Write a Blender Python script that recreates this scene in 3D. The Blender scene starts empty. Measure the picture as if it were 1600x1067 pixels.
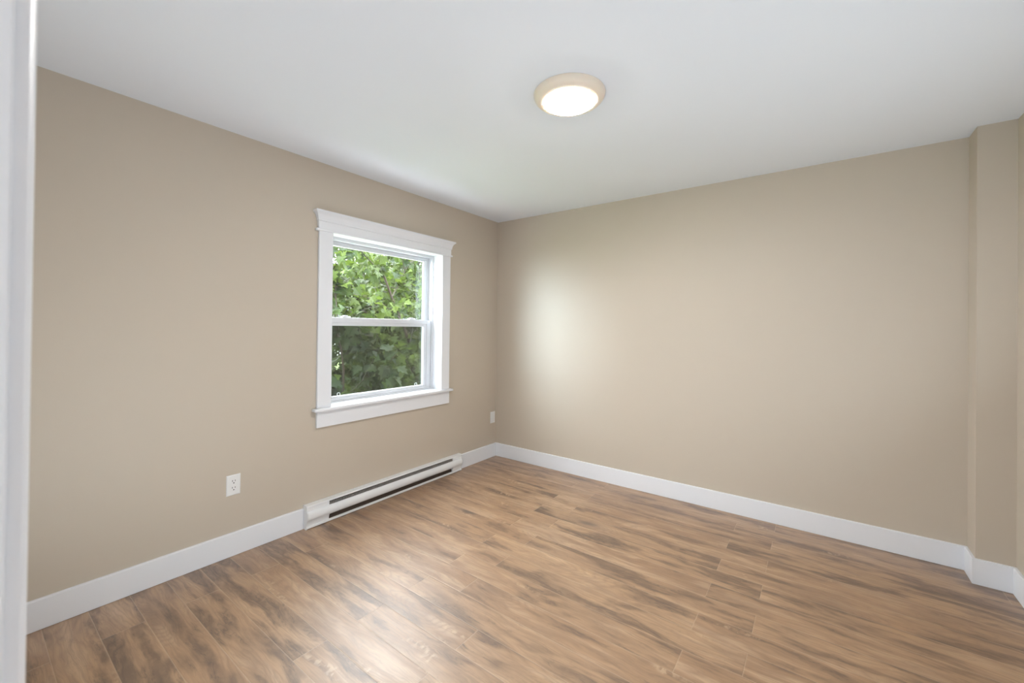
import bpy, bmesh, math, random
from mathutils import Matrix, Vector

SC = bpy.context.scene
COL = SC.collection
PI = math.pi

# ------------------------------------------------------------------ camera
F_PX, YAW, PITCH, ROLL = 648.43, 0.63709, 0.00591, 0.01131
CAM_POS = Vector((2.72, -3.41127, 1.32898))
fw = Vector((-math.sin(YAW) * math.cos(PITCH), math.cos(YAW) * math.cos(PITCH), math.sin(PITCH)))
r0 = Vector((math.cos(YAW), math.sin(YAW), 0))
u0 = r0.cross(fw)
r1 = math.cos(ROLL) * r0 + math.sin(ROLL) * u0
u1 = -math.sin(ROLL) * r0 + math.cos(ROLL) * u0
cam = bpy.data.cameras.new('camera')
cam_o = bpy.data.objects.new('camera', cam)
COL.objects.link(cam_o)
m = Matrix((r1, u1, -fw)).transposed().to_4x4()
m.translation = CAM_POS
cam_o.matrix_world = m
cam.sensor_fit = 'HORIZONTAL'
cam.sensor_width = 36.0
cam.lens = F_PX / 1600 * 36.0
cam.shift_y = -(533.5 - 509.35) / 1600
cam.clip_start = 0.02
cam.dof.use_dof = True
cam.dof.focus_distance = 3.6
cam.dof.aperture_fstop = 4.5
SC.camera = cam_o

# ------------------------------------------------------------------ light
SC.view_settings.view_transform = 'Standard'
SC.view_settings.look = 'None'
SC.view_settings.gamma = 1.0
SC.view_settings.use_curve_mapping = False
SC.view_settings.exposure = 0.22

world = bpy.data.worlds.new('overcast_sky')
SC.world = world
world.use_nodes = True
bg = world.node_tree.nodes['Background']
bg.inputs['Strength'].default_value = 31.0
# overcast sky: the zenith is about three times as bright as the horizon
wt = world.node_tree
w_tc = wt.nodes.new('ShaderNodeTexCoord')
w_sep = wt.nodes.new('ShaderNodeSeparateXYZ')
wt.links.new(w_tc.outputs['Generated'], w_sep.inputs[0])
w_ramp = wt.nodes.new('ShaderNodeValToRGB')
wt.links.new(w_sep.outputs[2], w_ramp.inputs[0])
w_ramp.color_ramp.elements[0].position = 0.0
w_ramp.color_ramp.elements[0].color = (0.41, 0.43, 0.455, 1)
w_ramp.color_ramp.elements[1].position = 1.0
w_ramp.color_ramp.elements[1].color = (0.94, 0.97, 1.0, 1)
wt.links.new(w_ramp.outputs[0], bg.inputs['Color'])


def lamp(name, kind, energy, color, loc, direction, **kw):
    d = bpy.data.lights.new(name, kind)
    d.energy = energy
    d.color = color
    for k, v in kw.items():
        setattr(d, k, v)
    o = bpy.data.objects.new(name, d)
    COL.objects.link(o)
    o.location = loc
    o.rotation_euler = Vector(direction).to_track_quat('-Z', 'Y').to_euler()
    return o


# hazy low sun that comes in along the window wall
lamp('hazy_sun', 'SUN', 8.4, (0.62, 0.84, 1.0), (-4, -6, 4), (0.47, 1.0, -0.20), angle=math.radians(33))
FILL_COL = (0.775, 0.905, 1.0)
# added fill light in the windowless hall, shining in through the open doorway
lamp('hall_fill', 'AREA', 46.0, FILL_COL, (2.5, -5.25, 1.35), (0, 1, 0.16),
     shape='RECTANGLE', size=2.2, size_y=1.7)
# added fill lamps on the unseen right and front walls; no windows there
lamp('right_side_fill', 'AREA', 17.0, FILL_COL, (3.52, -1.6, 1.2), (-1, 0.1, 0.8),
     shape='RECTANGLE', size=1.7, size_y=1.2)
lamp('front_side_fill', 'AREA', 29.0, FILL_COL, (1.5, -3.375, 0.45), (-0.25, 1, 1.2),
     shape='RECTANGLE', size=1.2, size_y=0.7)

# ------------------------------------------------------------------ materials


class NT:
    def __init__(self, mat):
        self.t = mat.node_tree

    def n(self, typ, ins=None, **props):
        nd = self.t.nodes.new(typ)
        for k, v in props.items():
            setattr(nd, k, v)
        for k, v in (ins or {}).items():
            s = nd.inputs[k]
            if isinstance(v, bpy.types.NodeSocket):
                self.t.links.new(v, s)
            else:
                s.default_value = v
        return nd

    def math(self, op, a, b=None, c=None, clamp=False):
        ins = {0: a}
        if b is not None:
            ins[1] = b
        if c is not None:
            ins[2] = c
        return self.n('ShaderNodeMath', ins, operation=op, use_clamp=clamp).outputs[0]

    def mix(self, fac, a, b, blend='MIX'):
        nd = self.n('ShaderNodeMix', None, data_type='RGBA', blend_type=blend)
        for k, v in ((0, fac), (6, a), (7, b)):
            if isinstance(v, bpy.types.NodeSocket):
                self.t.links.new(v, nd.inputs[k])
            else:
                nd.inputs[k].default_value = v
        return nd.outputs[2]

    def ramp(self, fac, stops, interp='LINEAR'):
        nd = self.n('ShaderNodeValToRGB', {0: fac})
        cr = nd.color_ramp
        cr.interpolation = interp
        while len(cr.elements) < len(stops):
            cr.elements.new(0.5)
        for e, (p, c) in zip(cr.elements, stops):
            e.position = p
            e.color = c if len(c) == 4 else (*c, 1)
        return nd.outputs[0]

    def xyz(self, x, y, z=0.0):
        return self.n('ShaderNodeCombineXYZ', {0: x, 1: y, 2: z}).outputs[0]

    def noise(self, vec, scale, detail=3.0, rough=0.5, dist=0.0, col=False):
        nd = self.n('ShaderNodeTexNoise', {'Vector': vec, 'Scale': scale, 'Detail': detail, 'Roughness': rough, 'Distortion': dist})
        return nd.outputs[1 if col else 0]


def base_mat(name):
    mt = bpy.data.materials.new(name)
    mt.use_nodes = True
    return mt, mt.node_tree.nodes['Principled BSDF'], NT(mt)


def paint(name, color, rough=0.5, spec=0.5, bump=0.0, bump_scale=300.0, metallic=0.0):
    mt, p, t = base_mat(name)
    tc = t.n('ShaderNodeTexCoord').outputs['Object']
    nz = t.noise(tc, 1.3, 2.0)
    c = t.mix(nz, (*[v * 0.985 for v in color], 1), (*[min(1, v * 1.015) for v in color], 1))
    t.t.links.new(c, p.inputs['Base Color'])
    p.inputs['Roughness'].default_value = rough
    p.inputs['Specular IOR Level'].default_value = spec
    p.inputs['Metallic'].default_value = metallic
    if bump:
        h = t.noise(tc, bump_scale, 2.0)
        b = t.n('ShaderNodeBump', {'Strength': bump, 'Distance': 0.001, 'Height': h})
        t.t.links.new(b.outputs[0], p.inputs['Normal'])
    return mt


M_WALL = paint('beige_wall_paint', (0.555, 0.485, 0.402), 0.55, 0.3, 0.15, 220)
M_CEIL = paint('ceiling_paint', (0.81, 0.838, 0.895), 0.8, 0.2, 0.1, 160)
M_TRIM = paint('white_trim_paint', (0.80, 0.812, 0.85), 0.35, 0.5)
M_VINYL = paint('white_vinyl', (0.66, 0.67, 0.70), 0.35, 0.5)
M_PLATE = paint('white_plastic', (0.80, 0.80, 0.80), 0.3, 0.5)
M_HEAT = paint('white_heater_enamel', (0.80, 0.805, 0.82), 0.3, 0.5)
M_FIN = paint('grey_heater_fins', (0.30, 0.28, 0.26), 0.5, 0.4)
M_SLOT_SHADE = paint('brown_slot_shade', (0.060, 0.042, 0.032), 0.5, 0.3)
M_DARK = paint('dark_slot', (0.03, 0.03, 0.03), 0.6, 0.2)
M_STEEL = paint('screw_steel', (0.6, 0.6, 0.6), 0.35, 0.5, metallic=1.0)
M_BARK = paint('maple_bark', (0.020, 0.014, 0.010), 0.8, 0.2, 0.6, 60)
M_STEM = paint('young_maple_stem', (0.016, 0.012, 0.007), 0.6, 0.3)
M_SOIL = paint('grassy_ground', (0.10, 0.14, 0.05), 0.9, 0.1, 0.8, 30)
M_BOUNCE = paint('pale_bounce_slab', (0.55, 0.56, 0.56), 0.85, 0.2, 0.5, 60)


def floor_material():
    mt, p, t = base_mat('laminate_planks')
    tc = t.n('ShaderNodeTexCoord').outputs['Object']
    sp = t.n('ShaderNodeSeparateXYZ', {0: tc})
    X, Y = sp.outputs[0], sp.outputs[1]
    W, LN = 0.1435, 1.22
    rowf = t.math('DIVIDE', t.math('ADD', Y, 2.59 + W * 40), W)
    row = t.math('FLOOR', rowf)
    fy = t.math('SUBTRACT', rowf, row)
    odd = t.math('MODULO', row, 2.0)
    early = t.math('LESS_THAN', row, 43.5)
    off = t.math('ADD', 1.05, t.math('MULTIPLY', odd, t.math('MULTIPLY_ADD', early, 0.25, 0.22)))
    colf = t.math('DIVIDE', t.math('ADD', t.math('SUBTRACT', X, off), LN * 10), LN)
    coln = t.math('FLOOR', colf)
    fx = t.math('SUBTRACT', colf, coln)
    rnd = t.n('ShaderNodeTexWhiteNoise', {'Vector': t.xyz(row, coln, 0.0)}, noise_dimensions='3D')
    rv = rnd.outputs['Value']
    rc = t.n('ShaderNodeSeparateXYZ', {0: rnd.outputs['Color']})
    ra, rb = rc.outputs[0], rc.outputs[1]
    # seams
    dx = t.math('MULTIPLY', t.math('MINIMUM', fx, t.math('SUBTRACT', 1.0, fx)), LN)
    dy = t.math('MULTIPLY', t.math('MINIMUM', fy, t.math('SUBTRACT', 1.0, fy)), W)
    d = t.math('MINIMUM', dx, dy)
    seam = t.n('ShaderNodeMapRange', {0: d, 1: 0.0004, 2: 0.0022, 3: 1.0, 4: 0.0}, interpolation_type='SMOOTHSTEP').outputs[0]
    bevel = t.n('ShaderNodeMapRange', {0: d, 1: 0.0, 2: 0.005, 3: 0.0, 4: 1.0}, interpolation_type='SMOOTHSTEP').outputs[0]
    # each board holds three printed strips of wood, cut to different lengths
    strip = t.math('ADD', t.math('MULTIPLY', ra, 37.0), t.math('MULTIPLY', row, 5.31))
    px = t.math('ADD', X, t.math('MULTIPLY', rv, 91.0))
    py = t.math('ADD', Y, t.math('MULTIPLY', rb, 57.0))
    v = t.xyz(px, py, strip)
    # slow warp so that the grain wanders
    warp = t.noise(t.xyz(t.math('MULTIPLY', px, 2.2), t.math('MULTIPLY', py, 7.0), strip), 1.0, 3.0, 0.55)
    wv = t.math('MULTIPLY', t.math('SUBTRACT', warp, 0.5), 0.10)
    py2 = t.math('ADD', py, wv)
    # knots, squeezed across the grain
    vor = t.n('ShaderNodeTexVoronoi', {'Vector': t.xyz(t.math('MULTIPLY', px, 1.5), t.math('MULTIPLY', py2, 4.6), strip), 'Scale': 1.0, 'Randomness': 1.0},
              voronoi_dimensions='3D', feature='F1')
    kd = vor.outputs['Distance']
    kflag = t.math('GREATER_THAN', t.n('ShaderNodeSeparateXYZ', {0: vor.outputs['Color']}).outputs[0], 0.45)
    knot = t.math('MULTIPLY', t.n('ShaderNodeMapRange', {0: kd, 1: 0.04, 2: 0.42, 3: 1.0, 4: 0.0}, interpolation_type='SMOOTHSTEP').outputs[0], kflag)
    knotcore = t.math('MULTIPLY', t.n('ShaderNodeMapRange', {0: kd, 1: 0.03, 2: 0.16, 3: 1.0, 4: 0.0}, interpolation_type='SMOOTHSTEP').outputs[0], kflag)
    # growth rings: contour lines of a long stretched field that bends round the knots
    field = t.noise(t.xyz(t.math('MULTIPLY', px, 0.8), t.math('MULTIPLY', py2, 7.0), strip), 1.0, 2.0, 0.4)
    field = t.math('ADD', field, t.math('MULTIPLY', knot, 0.30))
    rings = t.math('MULTIPLY', t.math('PINGPONG', t.math('MULTIPLY', field, 21.0), 0.5), 2.0)
    rings = t.math('POWER', rings, 2.2)
    vein = t.noise(t.xyz(t.math('MULTIPLY', px, 2.6), t.math('MULTIPLY', py2, 17.0), t.math('ADD', strip, 15.0)), 1.0, 4.0, 0.62)
    vein = t.n('ShaderNodeMapRange', {0: t.math('ABSOLUTE', t.math('SUBTRACT', vein, 0.5)), 1: 0.0, 2: 0.016, 3: 1.0, 4: 0.0}).outputs[0]
    fine = t.noise(t.xyz(t.math('MULTIPLY', px, 6.0), t.math('MULTIPLY', py2, 190.0), strip), 1.0, 3.0, 0.6)
    # dark heartwood streaks with ragged edges
    wob = t.noise(t.xyz(t.math('MULTIPLY', px, 7.0), t.math('MULTIPLY', py, 30.0), strip), 1.0, 4.0, 0.6)
    py3 = t.math('ADD', py2, t.math('MULTIPLY', t.math('SUBTRACT', wob, 0.5), 0.020))
    streak = t.noise(t.xyz(t.math('MULTIPLY', px, 2.5), t.math('MULTIPLY', py3, 14.5), t.math('ADD', strip, 9.0)), 1.0, 2.5, 0.5)
    streak = t.math('MULTIPLY_ADD', t.math('SUBTRACT', rv, 0.5), 0.16, streak)
    dark = t.n('ShaderNodeMapRange', {0: streak, 1: 0.50, 2: 0.63, 3: 0.0, 4: 1.0}, interpolation_type='SMOOTHSTEP').outputs[0]
    core = t.n('ShaderNodeMapRange', {0: streak, 1: 0.60, 2: 0.70, 3: 0.0, 4: 1.0}, interpolation_type='SMOOTHSTEP').outputs[0]
    pale = t.n('ShaderNodeMapRange', {0: streak, 1: 0.48, 2: 0.30, 3: 0.0, 4: 1.0}, interpolation_type='SMOOTHSTEP').outputs[0]
    mottle = t.noise(t.xyz(t.math('MULTIPLY', px, 16.0), t.math('MULTIPLY', py2, 48.0), strip), 1.0, 4.0, 0.62)
    blotch = t.noise(t.xyz(t.math('MULTIPLY', px, 2.4), t.math('MULTIPLY', py, 9.0), t.math('ADD', strip, 21.0)), 1.0, 3.0, 0.55)
    # colours
    tone = t.mix(rv, (0.35, 0.196, 0.098, 1), (0.475, 0.294, 0.160, 1))
    c = t.mix(t.math('MULTIPLY', pale, 0.60), tone, (0.62, 0.43, 0.275, 1))
    c = t.mix(t.n('ShaderNodeMapRange', {0: blotch, 1: 0.50, 2: 0.66, 3: 0.0, 4: 0.42}).outputs[0], c, (0.255, 0.150, 0.088, 1))
    c = t.mix(t.math('MULTIPLY', rings, 0.40), c, (0.235, 0.125, 0.066, 1))
    dk = t.math('MULTIPLY', dark, t.n('ShaderNodeMapRange', {0: mottle, 1: 0.34, 2: 0.60, 3: 0.45, 4: 1.0}).outputs[0])
    c = t.mix(t.math('MULTIPLY', dk, 0.86), c, (0.138, 0.070, 0.036, 1))
    c = t.mix(t.math('MULTIPLY', core, t.math('MULTIPLY_ADD', rings, 0.5, 0.25)), c, (0.064, 0.033, 0.020, 1))
    c = t.mix(t.math('MULTIPLY', knot, 0.42), c, (0.20, 0.115, 0.07, 1))
    c = t.mix(t.math('MULTIPLY', knotcore, 0.80), c, (0.065, 0.042, 0.036, 1))
    c = t.mix(t.math('MULTIPLY', t.math('SUBTRACT', fine, 0.42, clamp=True), 1.3), c, (0.17, 0.095, 0.05, 1))
    c = t.mix(t.math('MULTIPLY', t.math('SUBTRACT', mottle, 0.5, clamp=True), 0.9), c, (0.20, 0.130, 0.088, 1))
    c = t.mix(t.math('MULTIPLY', vein, t.math('MULTIPLY_ADD', dark, 0.5, 0.18)), c, (0.075, 0.042, 0.026, 1))
    # pale cross-grain chatter marks
    ch = t.noise(t.xyz(t.math('MULTIPLY', px, 48.0), t.math('MULTIPLY', py3, 30.0), strip), 1.0, 2.0)
    chm = t.noise(t.xyz(t.math('MULTIPLY', px, 3.6), t.math('MULTIPLY', py, 11.0), t.math('ADD', strip, 3.0)), 1.0, 2.0)
    chv = t.math('MULTIPLY', t.n('ShaderNodeMapRange', {0: chm, 1: 0.66, 2: 0.74, 3: 0.0, 4: 1.0}).outputs[0], t.n('ShaderNodeMapRange', {0: ch, 1: 0.50, 2: 0.60, 3: 0.0, 4: 0.5}).outputs[0])
    c = t.mix(chv, c, (0.66, 0.48, 0.31, 1))
    c = t.mix(t.math('MULTIPLY', seam, 0.6), c, (0.50, 0.36, 0.24, 1))  # pale tint paints in the highlight along the seam bevels
    t.t.links.new(c, p.inputs['Base Color'])
    p.inputs['Specular IOR Level'].default_value = 0.5
    p.inputs['Coat Weight'].default_value = 1.0
    p.inputs['Coat Roughness'].default_value = 0.48
    p.inputs['Coat IOR'].default_value = 1.75
    rr = t.n('ShaderNodeMapRange', {0: mottle, 1: 0.3, 2: 0.7, 3: 0.36, 4: 0.46}).outputs[0]
    t.t.links.new(rr, p.inputs['Roughness'])
    hand = t.noise(t.xyz(t.math('MULTIPLY', px, 4.0), t.math('MULTIPLY', py2, 42.0), strip), 1.0, 2.0)
    h = t.math('ADD', t.math('MULTIPLY', hand, 0.45), bevel)
    b = t.n('ShaderNodeBump', {'Strength': 0.5, 'Distance': 0.0018, 'Height': h})
    t.t.links.new(b.outputs[0], p.inputs['Normal'])
    return mt


M_FLOOR = floor_material()


def glass_material():
    mt = bpy.data.materials.new('window_glass')
    mt.use_nodes = True
    t = NT(mt)
    out = mt.node_tree.nodes['Material Output']
    mt.node_tree.nodes.remove(mt.node_tree.nodes['Principled BSDF'])
    fc = t.n('ShaderNodeLayerWeight', {'Blend': 0.5}).outputs['Facing']
    fr = t.math('MULTIPLY_ADD', t.math('POWER', fc, 5.0), 0.96, 0.04)
    tr = t.n('ShaderNodeBsdfTransparent', {'Color': (0.97, 0.985, 0.98, 1)}).outputs[0]
    gl = t.n('ShaderNodeBsdfGlossy', {'Color': (1, 1, 1, 1), 'Roughness': 0.02}).outputs[0]
    t.t.links.new(t.n('ShaderNodeMixShader', {0: fr, 1: tr, 2: gl}).outputs[0], out.inputs[0])
    return mt


def screen_material():
    mt = bpy.data.materials.new('insect_screen_mesh')
    mt.use_nodes = True
    t = NT(mt)
    out = mt.node_tree.nodes['Material Output']
    mt.node_tree.nodes.remove(mt.node_tree.nodes['Principled BSDF'])
    tr = t.n('ShaderNodeBsdfTransparent', {'Color': (1, 1, 1, 1)}).outputs[0]
    df = t.n('ShaderNodeBsdfDiffuse', {'Color': (0.014, 0.015, 0.015, 1)}).outputs[0]
    t.t.links.new(t.n('ShaderNodeMixShader', {0: 0.42, 1: tr, 2: df}).outputs[0], out.inputs[0])
    return mt


def leaf_material(name, dark, light):
    mt = bpy.data.materials.new(name)
    mt.use_nodes = True
    t = NT(mt)
    out = mt.node_tree.nodes['Material Output']
    p = mt.node_tree.nodes['Principled BSDF']
    at = t.n('ShaderNodeAttribute', None, attribute_name='leaf_tone').outputs['Fac']
    c = t.mix(at, (*dark, 1), (*light, 1))
    t.t.links.new(c, p.inputs['Base Color'])
    p.inputs['Roughness'].default_value = 0.5
    p.inputs['Specular IOR Level'].default_value = 0.14
    tl = t.n('ShaderNodeBsdfTranslucent', {'Color': t.mix(0.6, c, (0.075, 0.115, 0.012, 1))}).outputs[0]
    t.t.links.new(t.n('ShaderNodeMixShader', {0: 0.35, 1: p.outputs[0], 2: tl}).outputs[0], out.inputs[0])
    return mt


def emit_material(name, color, strength):
    mt, p, t = base_mat(name)
    p.inputs['Base Color'].default_value = (0.9, 0.9, 0.9, 1)
    p.inputs['Emission Color'].default_value = (*color, 1)
    p.inputs['Emission Strength'].default_value = strength
    return mt


M_GLASS = glass_material()
M_SCREEN = screen_material()
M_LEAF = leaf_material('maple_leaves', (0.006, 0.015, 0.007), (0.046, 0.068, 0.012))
M_LEAF_D = leaf_material('dark_maple_leaves', (0.008, 0.017, 0.010), (0.026, 0.042, 0.015))  # darker, less yellow leaf green
M_LED = emit_material('led_diffuser', (1.0, 0.97, 0.93), 145.0)


def ring_material():
    mt, p, t = base_mat('lamp_ring_plastic')
    p.inputs['Base Color'].default_value = (0.86, 0.76, 0.64, 1)
    p.inputs['Roughness'].default_value = 0.4
    p.inputs['Subsurface Weight'].default_value = 0.3
    p.inputs['Subsurface Radius'].default_value = (0.03, 0.02, 0.012)
    return mt


M_RING = ring_material()

# ------------------------------------------------------------------ helpers


def obj(name, bm, mat, parent=None, origin=None, smooth=None):
    """bm holds world coordinates; the object gets its own origin and parent."""
    if origin is None:
        lo = [min(v.co[i] for v in bm.verts) for i in range(3)]
        hi = [max(v.co[i] for v in bm.verts) for i in range(3)]
        origin = Vector(((lo[0] + hi[0]) / 2, (lo[1] + hi[1]) / 2, lo[2]))
    origin = Vector(origin)
    bmesh.ops.translate(bm, verts=bm.verts, vec=-origin)
    bmesh.ops.recalc_face_normals(bm, faces=bm.faces)
    me = bpy.data.meshes.new(name)
    bm.to_mesh(me)
    bm.free()
    me.materials.append(mat)
    if smooth is not None:
        for f in me.polygons:
            f.use_smooth = True
        me.set_sharp_from_angle(angle=math.radians(smooth))
    o = bpy.data.objects.new(name, me)
    COL.objects.link(o)
    if parent is not None:
        o.parent = parent
        o.location = origin - world_loc(parent)
    else:
        o.location = origin
    return o


def world_loc(o):
    v = Vector(o.location)
    while o.parent is not None:
        o = o.parent
        v = v + o.location
    return v


def thing(name, label, cat, loc, group=None):
    o = bpy.data.objects.new(name, None)
    o.empty_display_size = 0.1
    COL.objects.link(o)
    o.location = loc
    o['label'] = label
    o['category'] = cat
    if group:
        o['group'] = group
    return o


def struct(o, label=None):
    o['kind'] = 'structure'
    if label:
        o['label'] = label
    return o


def add(bm, other):
    me = bpy.data.meshes.new('tmp')
    other.to_mesh(me)
    other.free()
    bm.from_mesh(me)
    bpy.data.meshes.remove(me)


def box(bm, x0, x1, y0, y1, z0, z1, bev=0.0, seg=2):
    b = bmesh.new()
    r = bmesh.ops.create_cube(b, size=1.0)
    for v in r['verts']:
        v.co = Vector((x0 + (v.co.x + .5) * (x1 - x0), y0 + (v.co.y + .5) * (y1 - y0), z0 + (v.co.z + .5) * (z1 - z0)))
    if bev:
        bmesh.ops.bevel(b, geom=list(b.edges), offset=bev, segments=seg, profile=0.5, affect='EDGES')
    add(bm, b)


def prism(bm, prof, axis, a0, a1, bev=0.0):
    """closed profile swept along an axis; prof = (u, v) pairs: axis 'y' -> (x, z), axis 'x' -> (y, z), axis 'z' -> (x, y)."""
    b = bmesh.new()

    def P(u, v, a):
        return {'y': (u, a, v), 'x': (a, u, v), 'z': (u, v, a)}[axis]
    A = [b.verts.new(P(u, v, a0)) for u, v in prof]
    B = [b.verts.new(P(u, v, a1)) for u, v in prof]
    n = len(prof)
    for i in range(n):
        b.faces.new((A[i], A[(i + 1) % n], B[(i + 1) % n], B[i]))
    b.faces.new(A)
    b.faces.new(B)
    bmesh.ops.recalc_face_normals(b, faces=b.faces)
    add(bm, b)


def lathe(bm, prof, cx, cy, n=72):
    rings = []
    for r, z in prof:
        if r < 1e-6:
            rings.append([bm.verts.new((cx, cy, z))])
        else:
            rings.append([bm.verts.new((cx + r * math.cos(2 * PI * k / n), cy + r * math.sin(2 * PI * k / n), z)) for k in range(n)])
    for A, B in zip(rings, rings[1:]):
        for k in range(n):
            k2 = (k + 1) % n
            if len(A) == 1 and len(B) == 1:
                continue
            if len(A) == 1:
                bm.faces.new((A[0], B[k], B[k2]))
            elif len(B) == 1:
                bm.faces.new((A[k], A[k2], B[0]))
            else:
                bm.faces.new((A[k], A[k2], B[k2], B[k]))


def tube(bm, pts, radii, n=8):
    pts = [Vector(p) for p in pts]
    rings = []
    for i, p in enumerate(pts):
        d = (pts[min(i + 1, len(pts) - 1)] - pts[max(i - 1, 0)]).normalized()
        a = d.cross(Vector((0.31, 0.87, 0.38))).normalized()
        c = d.cross(a)
        rings.append([bm.verts.new(p + radii[i] * (math.cos(2 * PI * k / n) * a + math.sin(2 * PI * k / n) * c)) for k in range(n)])
    for A, B in zip(rings, rings[1:]):
        for k in range(n):
            bm.faces.new((A[k], A[(k + 1) % n], B[(k + 1) % n], B[k]))
    bm.faces.new(rings[0])
    bm.faces.new(list(reversed(rings[-1])))


# ------------------------------------------------------------------ room shell
H = 2.44
XW = 3.54           # right wall
YF = -3.389         # inner face of the wall with the doorway
T = 0.13
CX0, CY0 = 3.396, -0.151   # boxed-in corner column
DX0, DX1, DZ = 2.300, 3.060, 2.05   # doorway between jambs
WY0, WY1, WZ0, WZ1 = -1.872, -0.783, 0.745, 2.000   # rough opening in the window wall
YH = -5.30          # far side of the hall

bm = bmesh.new()
box(bm, -0.20, 5.0, YH - 0.2, 0.20, -0.06, 0.0)
struct(obj('floor', bm, M_FLOOR, origin=(0, 0, 0)))
bm = bmesh.new()
box(bm, -0.20, 5.0, YH - 0.2, 0.20, H, H + 0.08)
struct(obj('ceiling', bm, M_CEIL))

bm = bmesh.new()
box(bm, -0.20, 0.0, YF - 0.12, WY0, 0, H)
box(bm, -0.20, 0.0, WY1, 0.20, 0, H)
box(bm, -0.20, 0.0, WY0, WY1, 0, WZ0)
box(bm, -0.20, 0.0, WY0, WY1, WZ1, H)
struct(obj('wall_left', bm, M_WALL))
bm = bmesh.new()
box(bm, 0.0, XW + T, 0.0, 0.20, 0, H)
struct(obj('wall_back', bm, M_WALL))
bm = bmesh.new()
box(bm, CX0, XW, CY0, 0.0, 0, H)
struct(obj('wall_corner', bm, M_WALL))
bm = bmesh.new()
box(bm, XW, XW + T, YF - 0.12, 0.0, 0, H)
struct(obj('wall_right', bm, M_WALL))
bm = bmesh.new()
JT = 0.019
box(bm, 0.0, DX0 - JT, YF - 0.115, YF, 0, H)
box(bm, DX1 + JT, XW, YF - 0.115, YF, 0, H)
box(bm, DX0 - JT, DX1 + JT, YF - 0.115, YF, DZ + JT, H)
struct(obj('wall_front', bm, M_WALL))
# hall beyond the doorway
bm = bmesh.new()
box(bm, 1.0, 1.1, YH, YF - 0.12, 0, H)
struct(obj('wall_hall_left', bm, M_WALL))
bm = bmesh.new()
box(bm, 4.0, 4.1, YH, YF - 0.12, 0, H)
struct(obj('wall_hall_right', bm, M_WALL))
bm = bmesh.new()
box(bm, 1.0, 4.1, YH - 0.1, YH, 0, H)
struct(obj('wall_hall_far', bm, M_WALL))

# baseboards
BH, BT = 0.134, 0.015


def bb_profile(sign=1, at=0.0, along='y'):
    p = [(0, 0.0015), (BT, 0.0015), (BT, BH - 0.003), (BT - 0.003, BH), (0, BH)]
    return [(at + sign * a, b) for a, b in p]


HY0, HY1 = -2.020, -0.565      # heater ends
bm = bmesh.new()
prism(bm, bb_profile(1, 0.0), 'y', YF, HY0 - 0.002)
prism(bm, bb_profile(1, 0.0), 'y', HY1 + 0.002, 0.0)
struct(obj('baseboard_left', bm, M_TRIM))
bm = bmesh.new()
prism(bm, bb_profile(-1, 0.0), 'x', BT, CX0)
struct(obj('baseboard_back', bm, M_TRIM))
bm = bmesh.new()
prism(bm, bb_profile(-1, CX0), 'y', CY0 - BT, -BT)
prism(bm, bb_profile(-1, CY0), 'x', CX0, XW)
struct(obj('baseboard_corner', bm, M_TRIM))
bm = bmesh.new()
prism(bm, bb_profile(-1, XW), 'y', YF, CY0 - BT)
struct(obj('baseboard_right', bm, M_TRIM))
bm = bmesh.new()
prism(bm, bb_profile(1, YF), 'x', BT, DX0 - 0.085)
prism(bm, bb_profile(1, YF), 'x', DX1 + 0.085, XW - BT)
struct(obj('baseboard_front', bm, M_TRIM))

# doorway: jamb lining and room-side casing
bm = bmesh.new()
box(bm, DX0 - JT, DX0, YF - 0.115, YF, 0, DZ, 0.0015)
box(bm, DX1, DX1 + JT, YF - 0.115, YF, 0, DZ, 0.0015)
box(bm, DX0 - JT, DX1 + JT, YF - 0.115, YF, DZ, DZ + JT, 0.0015)
door = obj('door_1', bm, M_TRIM)
struct(door)
CT = 0.0090


def casing_v(xin, sign):
    """moulded side casing, xin = inner edge, sign = direction away from the opening"""
    p = [(0, 0), (0, CT - 0.005), (0.001, CT - 0.002), (0.0035, CT), (0.014, CT), (0.018, CT - 0.001), (0.030, CT + 0.003), (0.066, CT + 0.006), (0.070, CT + 0.004), (0.070, 0)]
    return [(xin + sign * a, YF + b) for a, b in p]


bm = bmesh.new()
prism(bm, casing_v(DX0 - 0.005, -1), 'z', 0.001, DZ + 0.005)
obj('casing', bm, M_TRIM, door, smooth=25)
bm = bmesh.new()
prism(bm, casing_v(DX1 + 0.005, 1), 'z', 0.001, DZ + 0.005)
obj('casing', bm, M_TRIM, door, smooth=25)
bm = bmesh.new()
box(bm, DX0 - 0.075, DX1 + 0.075, YF, YF + CT, DZ + 0.005, DZ + 0.075, 0.002)
obj('casing', bm, M_TRIM, door)

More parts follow.
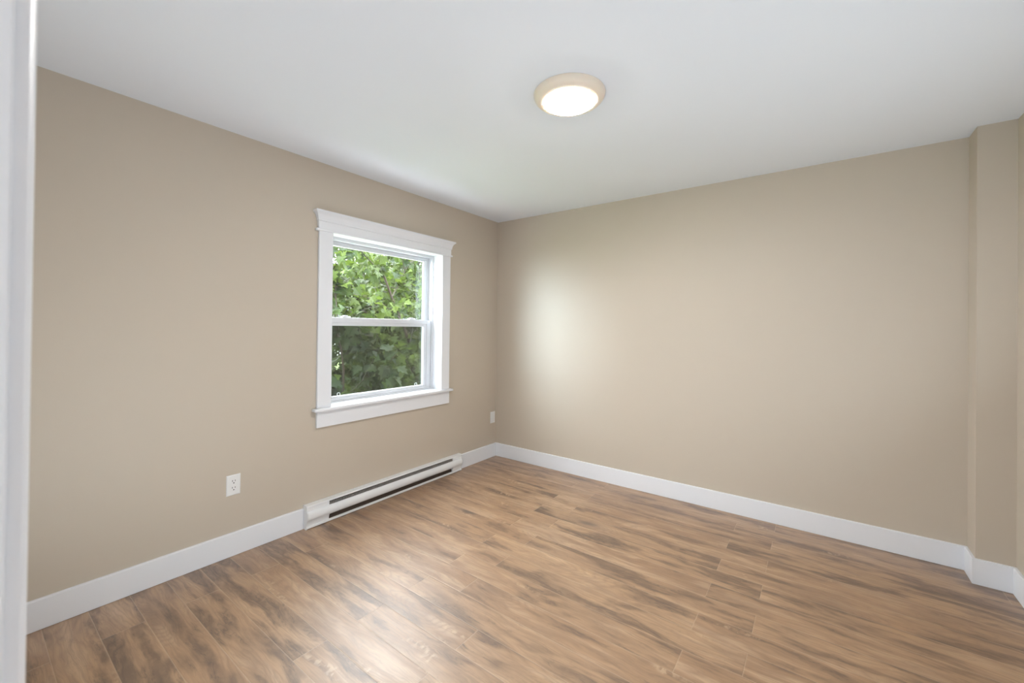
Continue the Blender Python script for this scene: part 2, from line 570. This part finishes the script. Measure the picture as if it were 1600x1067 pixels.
# added unseen door leaf, swung open to shade the left jamb from side fill
DL = 0.755
bm = bmesh.new()
box(bm, DX1 - 0.038, DX1 - 0.003, YF + 0.012, YF + 0.012 + DL, 0.012, DZ - 0.005, 0.002)
for z0, z1 in ((0.22, 0.92), (1.06, 1.88)):          # two raised panels on each face
    for xa, xb in ((DX1 - 0.041, DX1 - 0.037), (DX1 - 0.004, DX1 + 0.000)):
        box(bm, xa, xb, YF + 0.13, YF + DL - 0.11, z0, z1, 0.0015)
leaf = struct(obj('added_door', bm, M_TRIM))
bm = bmesh.new()
for sx in (-1, 1):
    xk = DX1 - 0.0205 + sx * 0.0175
    prof = [(0.0, 0.030), (0.006, 0.030), (0.010, 0.012), (0.030, 0.012), (0.036, 0.024), (0.050, 0.027), (0.060, 0.018), (0.062, 0.001)]
    rings = [[bm.verts.new((xk + sx * d, YF + DL - 0.05 + r * math.cos(2 * PI * k / 20), 0.95 + r * math.sin(2 * PI * k / 20))) for k in range(20)] for d, r in prof]
    for A, B in zip(rings, rings[1:]):
        for k in range(20):
            bm.faces.new((A[k], A[(k + 1) % 20], B[(k + 1) % 20], B[k]))
    bm.faces.new(rings[0])
    bm.faces.new(rings[-1])
obj('door_knob', bm, M_STEEL, leaf, smooth=40)

# ------------------------------------------------------------------ window
YC = -1.3275
IN0, IN1 = -1.852, -0.803       # jamb inner faces
bm = bmesh.new()                # vinyl frame
FX0, FX1 = -0.185, -0.105
for s in (0, 1):
    y_in = (-1.851, -0.821)[s]
    y_out = (-1.872, -0.783)[s]
    box(bm, FX0, FX1, min(y_in, y_out), max(y_in, y_out), WZ0, WZ1, 0.001)
    # track lip between the two sashes
    lo, hi = sorted((y_in, y_in + (0.009 if s == 0 else -0.009)))
    box(bm, -0.150, -0.146, lo, hi, 0.79, 1.96)
box(bm, FX0, FX1, -1.834, -0.821, 1.958, WZ1, 0.001)
box(bm, FX0, FX1, -1.834, -0.821, WZ0, 0.786, 0.001)
win = struct(obj('window_1', bm, M_VINYL))


def sash(name, x0, x1, z0, z1, y0, y1, st, bot, top):
    """outer flange plus a thinner glazing bead set in from it"""
    bm = bmesh.new()
    f = 0.012

    def frame(xa, xb, ya, yb, za, zb, w_s, w_b, w_t, bev):
        box(bm, xa, xb, ya, ya + w_s, za, zb, bev)
        box(bm, xa, xb, yb - w_s, yb, za, zb, bev)
        box(bm, xa, xb, ya + w_s, yb - w_s, za, za + w_b, bev)
        box(bm, xa, xb, ya + w_s, yb - w_s, zb - w_t, zb, bev)
    frame(x0, x1, y0, y1, z0, z1, st - 0.036, bot * 0.55, top * 0.6, 0.002)
    g = 0.006
    i0, i1 = y0 + st - 0.036 + g, y1 - st + 0.036 - g
    frame(x0 + 0.004, x1 - 0.005, y0 + st - 0.036, y1 - st + 0.036, z0 + bot * 0.55, z1 - top * 0.6, g, 0.001, 0.001, 0.0)
    frame(x0 + 0.002, x1 - 0.002, i0, i1, z0 + bot * 0.55, z1 - top * 0.6, 0.030, bot * 0.45, top * 0.4, 0.003)
    return obj(name, bm, M_VINYL, win)


up = sash('upper_sash', -0.176, -0.151, 1.345, 1.957, -1.849, -0.823, 0.055, 0.05, 0.034)
lo_ = sash('lower_sash', -0.145, -0.113, 0.787, 1.396, -1.849, -0.823, 0.081, 0.032, 0.061)
# hollow of the stile beside the bead
for par, x, y0, y1, z0, z1 in ((up, -0.164, -1.797, -0.875, 1.39, 1.928), (lo_, -0.129, -1.771, -0.901, 0.815, 1.338)):
    bm = bmesh.new()
    box(bm, x - 0.002, x + 0.002, y0, y1, z0, z1)
    obj('pane', bm, M_GLASS, par)
# sash locks on the meeting rail
for y in (-1.655, -1.030):
    bm = bmesh.new()
    prism(bm, [(-0.143, 1.396), (-0.116, 1.396), (-0.117, 1.402), (-0.123, 1.407), (-0.136, 1.407), (-0.142, 1.402)], 'y', y - 0.034, y + 0.034)
    box(bm, -0.137, -0.121, y - 0.020, y + 0.014, 1.405, 1.4135, 0.002)
    obj('sash_lock', bm, M_VINYL, lo_)
# little wire loops of the screen
scr_bm = bmesh.new()
box(scr_bm, -0.1815, -0.1805, -1.847, -0.827, 0.79, 1.36)
scr = obj('insect_screen', scr_bm, M_SCREEN, win)
for y in (-1.715, -0.990):
    bm = bmesh.new()
    tube(bm, [(-0.111, y - 0.011, 0.806), (-0.111, y - 0.011, 0.838), (-0.111, y - 0.008, 0.843), (-0.111, y + 0.008, 0.843), (-0.111, y + 0.011, 0.838), (-0.111, y + 0.011, 0.815)],
         [0.0024] * 6, 8)
    obj('finger_clip', bm, M_VINYL, lo_, smooth=40)

# wooden lining (jamb extension)
bm = bmesh.new()
box(bm, FX1, 0.0, IN1, WY1, 0.776, WZ1)
box(bm, FX1, 0.0, WY0, IN0, 0.776, WZ1)
box(bm, FX1, 0.0, WY0, WY1, 1.980, WZ1)
obj('jamb_lining', bm, M_TRIM, win)
# side casings
for y0, y1 in ((-1.946, -1.847), (-0.808, -0.711)):
    bm = bmesh.new()
    box(bm, 0.0, 0.018, y0, y1, 0.776, 1.973, 0.0015)
    obj('side_casing', bm, M_TRIM, win)
# header: bead, frieze, crown
bm = bmesh.new()
box(bm, 0.0, 0.027, -1.968, -0.692, 1.973, 1.989, 0.004, 3)
obj('header_bead', bm, M_TRIM, win, smooth=40)
bm = bmesh.new()
box(bm, 0.0, 0.019, -1.952, -0.706, 1.989, 2.060)
obj('header_frieze', bm, M_TRIM, win)


def crown_loops():
    prof = [(0.019, 2.040), (0.024, 2.042), (0.026, 2.047), (0.024, 2.051), (0.026, 2.055), (0.0275, 2.066), (0.032, 2.078), (0.039, 2.089), (0.0475, 2.096), (0.050, 2.099), (0.050, 2.110)]
    bm = bmesh.new()
    y0, y1 = -1.952, -0.706
    loops = []
    for d, z in prof:
        e = d - 0.019
        loops.append([bm.verts.new((0.0, y0 - e, z)), bm.verts.new((d, y0 - e, z)), bm.verts.new((d, y1 + e, z)), bm.verts.new((0.0, y1 + e, z))])
    for A, B in zip(loops, loops[1:]):
        for k in range(4):
            bm.faces.new((A[k], A[(k + 1) % 4], B[(k + 1) % 4], B[k]))
    bm.faces.new(loops[0])
    bm.faces.new(list(reversed(loops[-1])))
    return bm


obj('header_crown', crown_loops(), M_TRIM, win, smooth=30)
# stool and apron
bm = bmesh.new()
box(bm, FX1, 0.001, WY0, WY1, 0.756, 0.776)
box(bm, 0.0, 0.046, -1.974, -0.684, 0.756, 0.776, 0.004, 3)
obj('window_sill', bm, M_TRIM, win, smooth=40)
bm = bmesh.new()
box(bm, 0.0, 0.018, -1.946, -0.708, 0.645, 0.756, 0.0015)
obj('apron', bm, M_TRIM, win)

# ------------------------------------------------------------------ baseboard heater
ht = thing('baseboard_heater', 'long white electric baseboard heater under the window with dark grille slots', 'heater', (0.0, (HY0 + HY1) / 2, 0.0))
G0, G1 = HY0 + 0.155, HY1 - 0.115      # open grille between the end boxes
bm = bmesh.new()                       # back panel, top flange, bottom lip
prism(bm, [(0.001, 0.012), (0.004, 0.012), (0.004, 0.148), (0.044, 0.148), (0.0475, 0.1465), (0.0475, 0.143), (0.049, 0.143), (0.049, 0.149), (0.047, 0.152), (0.043, 0.153), (0.001, 0.153)], 'y', HY0, HY1)
prism(bm, [(0.004, 0.004), (0.043, 0.003), (0.045, 0.005), (0.045, 0.017), (0.042, 0.018), (0.004, 0.011)], 'y', HY0, HY1)
obj('housing', bm, M_HEAT, ht, smooth=35)
bm = bmesh.new()                       # bulging front panel
out_p = [(0.047, 0.116), (0.053, 0.112), (0.0575, 0.104), (0.0605, 0.094), (0.0615, 0.083), (0.0605, 0.072), (0.0575, 0.064), (0.053, 0.057), (0.048, 0.053)]
in_p = [(x - 0.002, z) for x, z in reversed(out_p)]
prism(bm, out_p + in_p, 'y', HY0 + 0.003, HY1 - 0.003)
obj('front_panel', bm, M_HEAT, ht, smooth=50)
bm = bmesh.new()                       # finned element
box(bm, 0.006, 0.034, G0, G1, 0.060, 0.128)
for k in range(96):
    y = G0 + (k + 0.5) * (G1 - G0) / 96
    box(bm, 0.005, 0.0445, y - 0.0025, y + 0.0025, 0.056, 0.134)
obj('heating_fins', bm, M_FIN, ht)
bm = bmesh.new()  # dark box puts the shade of the lower slot into colour
box(bm, 0.005, 0.030, G0, G1, 0.0125, 0.0555)
obj('slot_shade', bm, M_SLOT_SHADE, ht)
for (a, b) in ((HY0, G0), (G1, HY1)):   # closed wiring boxes at both ends
    bm = bmesh.new()
    prism(bm, [(0.004, 0.012), (0.040, 0.012), (0.043, 0.040), (0.049, 0.0505), (0.055, 0.064), (0.058, 0.09), (0.050, 0.110), (0.045, 0.118), (0.045, 0.148), (0.004, 0.148)], 'y', a + 0.002, b)
    obj('wiring_box', bm, M_HEAT, ht, smooth=35)
for (a, b) in ((HY0 - 0.0025, HY0), (HY1, HY1 + 0.0025)):
    bm = bmesh.new()
    prism(bm, [(0.001, 0.0), (0.045, 0.0), (0.046, 0.012), (0.044, 0.036), (0.050, 0.047), (0.059, 0.062), (0.063, 0.083), (0.061, 0.098), (0.057, 0.110), (0.049, 0.118), (0.047, 0.130), (0.050, 0.143), (0.050, 0.149), (0.047, 0.153), (0.043, 0.1545), (0.001, 0.1545)], 'y', a, b)
    obj('end_cap', bm, M_HEAT, ht)

# ------------------------------------------------------------------ outlets


def plate_mesh(yc, zc, w, h, d):
    bm = bmesh.new()
    rows = [(0.0, w / 2, h / 2), (d * 0.4, w / 2, h / 2), (d, w / 2 - 0.004, h / 2 - 0.004)]
    loops = [[bm.verts.new((x, yc + sy * a, zc + sz * b)) for sy, sz in ((-1, -1), (1, -1), (1, 1), (-1, 1))] for x, a, b in rows]
    for A, B in zip(loops, loops[1:]):
        for k in range(4):
            bm.faces.new((A[k], A[(k + 1) % 4], B[(k + 1) % 4], B[k]))
    bm.faces.new(loops[0])
    bm.faces.new(list(reversed(loops[-1])))
    return bm


yc, zc = -2.4295, 0.4065
ot = thing('electrical_outlet', 'white duplex wall outlet with two sockets left of the baseboard heater', 'outlet', (0.0, yc, zc - 0.057))
obj('wall_plate', plate_mesh(yc, zc, 0.072, 0.117, 0.0055), M_PLATE, ot)
bm = bmesh.new()
box(bm, 0.002, 0.0068, yc - 0.0165, yc + 0.0165, zc - 0.034, zc + 0.034, 0.001)
rec = obj('receptacle', bm, M_PLATE, ot)
bm = bmesh.new()
for s in (1, -1):
    z = zc + s * 0.0195
    box(bm, 0.0060, 0.00705, yc - 0.0085, yc - 0.0055, z + 0.001, z + 0.0105)
    box(bm, 0.0060, 0.00705, yc + 0.0055, yc + 0.0085, z + 0.002, z + 0.0095)
    lathe_b = bmesh.new()
    bmesh.ops.create_circle(lathe_b, cap_ends=True, radius=0.0034, segments=14, matrix=Matrix.Translation((0.00705, yc, z - 0.007)) @ Matrix.Rotation(PI / 2, 4, 'Y'))
    add(bm, lathe_b)
obj('slots', bm, M_DARK, rec)
for s in (1, -1):
    bm = bmesh.new()
    bmesh.ops.create_cone(bm, cap_ends=True, radius1=0.0032, radius2=0.0026, depth=0.0012, segments=14, matrix=Matrix.Translation((0.0058, yc, zc + s * 0.0485)) @ Matrix.Rotation(PI / 2, 4, 'Y'))
    obj('screw', bm, M_PLATE, ot)

yc, zc = -0.058, 0.4065
op = thing('wall_plate', 'small white blank wall plate beside the far room corner above the baseboard', 'wall plate', (0.0, yc, zc - 0.0585))
obj('cover', plate_mesh(yc, zc, 0.072, 0.117, 0.0055), M_PLATE, op)
bm = bmesh.new()
box(bm, 0.002, 0.0064, yc - 0.0165, yc + 0.0165, zc - 0.034, zc + 0.034, 0.001)
obj('insert', bm, M_PLATE, op)

# ------------------------------------------------------------------ ceiling lamp
LX, LY = 1.764, -1.685
lt = thing('ceiling_light', 'round flush LED ceiling light with a tan ring, lit', 'ceiling light', (LX, LY, H))
bm = bmesh.new()
lathe(bm, [(0.0, H), (0.166, H), (0.168, H - 0.003), (0.167, H - 0.010), (0.161, H - 0.022), (0.152, H - 0.030), (0.142, H - 0.0355), (0.132, H - 0.038), (0.1215, H - 0.0385), (0.120, H - 0.036), (0.0, H - 0.030)], LX, LY)
obj('lamp_ring', bm, M_RING, lt, smooth=40)
bm = bmesh.new()
lathe(bm, [(0.0, H - 0.0315), (0.1195, H - 0.0365), (0.1195, H - 0.0405), (0.110, H - 0.0445), (0.085, H - 0.0485), (0.05, H - 0.0505), (0.0, H - 0.0515)], LX, LY)
obj('diffuser', bm, M_LED, lt, smooth=60)

# ------------------------------------------------------------------ outside
bm = bmesh.new()
box(bm, -24, -0.21, -20, 20, -0.95, -0.80)
struct(obj('ground', bm, M_SOIL))
bm = bmesh.new()
box(bm, -1.60, -0.21, -7.0, 5.0, -0.81, -0.72, 0.01)  # added unseen slab, bounces sky light up to the ceiling
struct(obj('bounce_slab', bm, M_BOUNCE))

LEAF_OUT = [(0.0, -0.06), (0.16, -0.10), (0.34, -0.06), (0.27, 0.06), (0.52, 0.14), (0.60, 0.34), (0.42, 0.33), (0.30, 0.36), (0.40, 0.62), (0.22, 0.56), (0.15, 0.66), (0.0, 0.98)]
LEAF_OUT = LEAF_OUT + [(-a, b) for a, b in reversed(LEAF_OUT[1:-1])]


def foliage(name, leaves, mat, parent):
    """leaves: (centre, axis along the blade, normal, size, tone)"""
    verts, faces, tones = [], [], []
    nO = len(LEAF_OUT)
    for c, ax, nr, s, tone in leaves:
        side = ax.cross(nr).normalized()
        base = len(verts)
        cup = random.uniform(0.10, 0.38)
        droop = random.uniform(0.05, 0.35)
        for (a, b) in [(0.0, 0.28)] + LEAF_OUT:
            h = cup * abs(a) - droop * b * b - 0.04
            verts.append(c + s * (a * side + b * ax + h * nr))
        for k in range(nO):
            faces.append((base, base + 1 + k, base + 1 + (k + 1) % nO))
            tones.append(tone)
    po = world_loc(parent)
    me = bpy.data.meshes.new(name)
    me.from_pydata([v - po for v in verts], [], faces)
    at = me.attributes.new('leaf_tone', 'FLOAT', 'FACE')
    at.data.foreach_set('value', tones)
    me.materials.append(mat)
    o = bpy.data.objects.new(name, me)
    COL.objects.link(o)
    o.parent = parent
    return o


def rand_unit():
    z = random.uniform(-1, 1)
    a = random.uniform(0, 2 * PI)
    r = math.sqrt(1 - z * z)
    return Vector((r * math.cos(a), r * math.sin(a), z))


def maple(label, base, trunk, limbs, n_twig, leaf_per, spread, leaf_size, mat, seed, tone=(0.0, 1.0), group=None, region=None, root=None):
    random.seed(seed)
    tr = root or thing('maple_tree', label, 'tree', base, group)
    tb = bmesh.new()
    tube(tb, trunk[0], trunk[1], 10)
    obj('trunk', tb, M_BARK, tr, smooth=60)
    anchors = []
    for pts, r in limbs:
        b = bmesh.new()
        n = len(pts)
        tube(b, pts, [r * (1 - 0.75 * i / (n - 1)) for i in range(n)], 7)
        pv = [Vector(p) for p in pts]
        for a, c in zip(pv, pv[1:]):
            for k in range(6):
                anchors.append((a.lerp(c, k / 6), (c - a).normalized()))
        tw = []
        for k in range(n_twig):
            a, d = random.choice(anchors[-6 * (n - 1):])
            dr = (rand_unit() + 0.5 * d + Vector((0, 0, 0.25))).normalized()
            L = random.uniform(0.35, 1.0) * spread
            e1 = a + dr * L * 0.5 + Vector((0, 0, 0.04))
            e2 = a + dr * L + Vector((0, 0, -0.06 * L))
            tube(b, [a, e1, e2], [0.006, 0.0045, 0.002], 5)
            tw.append((a, e1, e2))
        obj('branch', b, M_STEM, tr, smooth=60)
        limbs_tw.setdefault(seed, []).extend(tw)
    leaves = []
    for a, e1, e2 in limbs_tw[seed]:
        for k in range(leaf_per):
            u = random.uniform(0.15, 1.05)
            p = (a.lerp(e1, u * 2) if u < .5 else e1.lerp(e2, u * 2 - 1)) + rand_unit() * random.uniform(0.02, 0.14)
            if region and not region(p):
                continue
            ax = (rand_unit() + Vector((0.35, -0.2, -0.45))).normalized()
            up_ = (Vector((0.25, -0.25, 1.0)) + 0.75 * rand_unit())
            nr = (up_ - ax * up_.dot(ax)).normalized()
            tn = min(1, max(0, random.gauss(sum(tone) / 2, (tone[1] - tone[0]) / 2.6)))
            leaves.append((p, ax, nr, leaf_size * random.uniform(0.6, 1.2), tn))
    foliage('foliage', leaves, mat, tr)
    return tr


limbs_tw = {}


def outside(p):
    """keep leaves off the house and out of the open sky to the south"""
    return p.x < -0.75 and p.y > -1.6


MAIN = [(-2.3, 1.05, -0.80), (-2.3, 0.95, 0.10), (-2.3, 0.885, 0.55), (-2.3, 0.752, 1.05), (-2.3, 0.601, 1.437), (-2.3, 0.411, 1.76), (-2.3, 0.273, 2.07), (-2.3, 0.204, 2.29), (-2.3, 0.159, 2.51), (-2.35, 0.10, 2.95)]
near_maple = maple('leafy green maple closest to the window, its dark stem crossing the panes', (-2.3, 1.05, -0.80),
      (MAIN, [0.045, 0.034, 0.028, 0.023, 0.019, 0.016, 0.014, 0.012, 0.010, 0.006]),
      [([(-2.3, 0.885, 0.55), (-2.15, 0.55, 0.85), (-2.0, 0.15, 1.0), (-1.85, -0.25, 1.05)], 0.012),
       ([(-2.3, 0.95, 0.10), (-2.1, 0.5, 0.25), (-1.95, 0.1, 0.3), (-1.8, -0.3, 0.4)], 0.012),
       ([(-2.3, 0.752, 1.05), (-2.5, 1.0, 1.5), (-2.7, 1.28, 2.05), (-2.8, 1.35, 2.62)], 0.012),
       ([(-2.3, 0.601, 1.437), (-2.2, 0.1, 1.7), (-2.05, -0.45, 1.75), (-1.95, -0.85, 1.9)], 0.012),
       ([(-2.3, 0.273, 2.07), (-2.3, -0.1, 2.35), (-2.2, -0.6, 2.5)], 0.010),
       ([(-2.3, 0.411, 1.76), (-2.5, 0.8, 2.2), (-2.6, 1.2, 2.7)], 0.010),
       ([(-2.3, 0.885, 0.55), (-2.2, 1.2, 0.8), (-2.1, 1.6, 0.9)], 0.010)],
      19, 12, 0.62, 0.118, M_LEAF, 11, (0.1, 0.9), region=outside)
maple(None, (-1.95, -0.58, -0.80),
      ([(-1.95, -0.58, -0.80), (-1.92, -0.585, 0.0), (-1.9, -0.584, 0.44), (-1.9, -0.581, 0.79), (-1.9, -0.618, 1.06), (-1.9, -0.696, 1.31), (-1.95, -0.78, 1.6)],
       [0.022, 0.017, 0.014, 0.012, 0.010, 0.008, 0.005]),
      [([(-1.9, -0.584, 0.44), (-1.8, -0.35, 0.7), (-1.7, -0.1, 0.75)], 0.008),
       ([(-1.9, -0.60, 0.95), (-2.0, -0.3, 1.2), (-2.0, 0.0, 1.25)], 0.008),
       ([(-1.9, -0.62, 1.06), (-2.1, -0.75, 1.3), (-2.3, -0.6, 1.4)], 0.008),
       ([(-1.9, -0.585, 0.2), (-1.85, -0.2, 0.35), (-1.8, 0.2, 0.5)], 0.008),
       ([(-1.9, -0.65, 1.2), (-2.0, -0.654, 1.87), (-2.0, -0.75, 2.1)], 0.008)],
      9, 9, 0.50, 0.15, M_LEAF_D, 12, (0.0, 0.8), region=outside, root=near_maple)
maple('broad dense maple filling the view behind the nearest tree', (-4.6, 2.3, -0.80),
      ([(-4.6, 2.3, -0.80), (-4.6, 2.25, 0.4), (-4.55, 2.2, 1.4), (-4.5, 2.1, 2.4), (-4.5, 2.05, 3.2)], [0.10, 0.08, 0.06, 0.04, 0.02]),
      [([(-4.6, 2.25, 0.3), (-4.3, 1.5, 0.5), (-4.1, 0.7, 0.5)], 0.02),
       ([(-4.6, 2.25, 0.8), (-4.1, 1.8, 1.1), (-3.7, 1.2, 1.2)], 0.02),
       ([(-4.6, 2.25, 0.5), (-4.3, 2.9, 0.8), (-4.1, 3.7, 0.9)], 0.02),
       ([(-4.55, 2.2, 1.4), (-4.3, 1.4, 1.8), (-4.2, 0.7, 2.0)], 0.02),
       ([(-4.55, 2.2, 1.4), (-3.9, 2.2, 1.9), (-3.5, 2.3, 2.1)], 0.02),
       ([(-4.55, 2.2, 1.5), (-4.4, 3.0, 2.0), (-4.2, 3.7, 2.2)], 0.02),
       ([(-4.5, 2.1, 2.4), (-4.3, 1.5, 2.8), (-4.2, 1.0, 3.0)], 0.02),
       ([(-4.5, 2.1, 2.4), (-4.3, 2.8, 2.8), (-4.2, 3.4, 3.0)], 0.02),
       ([(-4.6, 2.3, -0.1), (-4.0, 2.3, 0.1), (-3.5, 2.3, 0.2)], 0.02),
       ([(-4.6, 2.25, 0.9), (-4.2, 1.0, 1.2), (-3.8, 0.2, 1.35)], 0.02),
       ([(-4.55, 2.2, 1.4), (-4.1, 0.9, 1.7), (-3.5, 0.0, 1.75)], 0.02),
       ([(-4.6, 2.3, -0.3), (-4.2, 1.3, -0.1), (-4.0, 0.6, 0.0)], 0.02)],
      28, 17, 0.95, 0.15, M_LEAF, 13, (0.0, 1.0), region=outside)
maple('dark-leaved maple farthest from the window at the back of the garden', (-7.6, 4.0, -0.80),
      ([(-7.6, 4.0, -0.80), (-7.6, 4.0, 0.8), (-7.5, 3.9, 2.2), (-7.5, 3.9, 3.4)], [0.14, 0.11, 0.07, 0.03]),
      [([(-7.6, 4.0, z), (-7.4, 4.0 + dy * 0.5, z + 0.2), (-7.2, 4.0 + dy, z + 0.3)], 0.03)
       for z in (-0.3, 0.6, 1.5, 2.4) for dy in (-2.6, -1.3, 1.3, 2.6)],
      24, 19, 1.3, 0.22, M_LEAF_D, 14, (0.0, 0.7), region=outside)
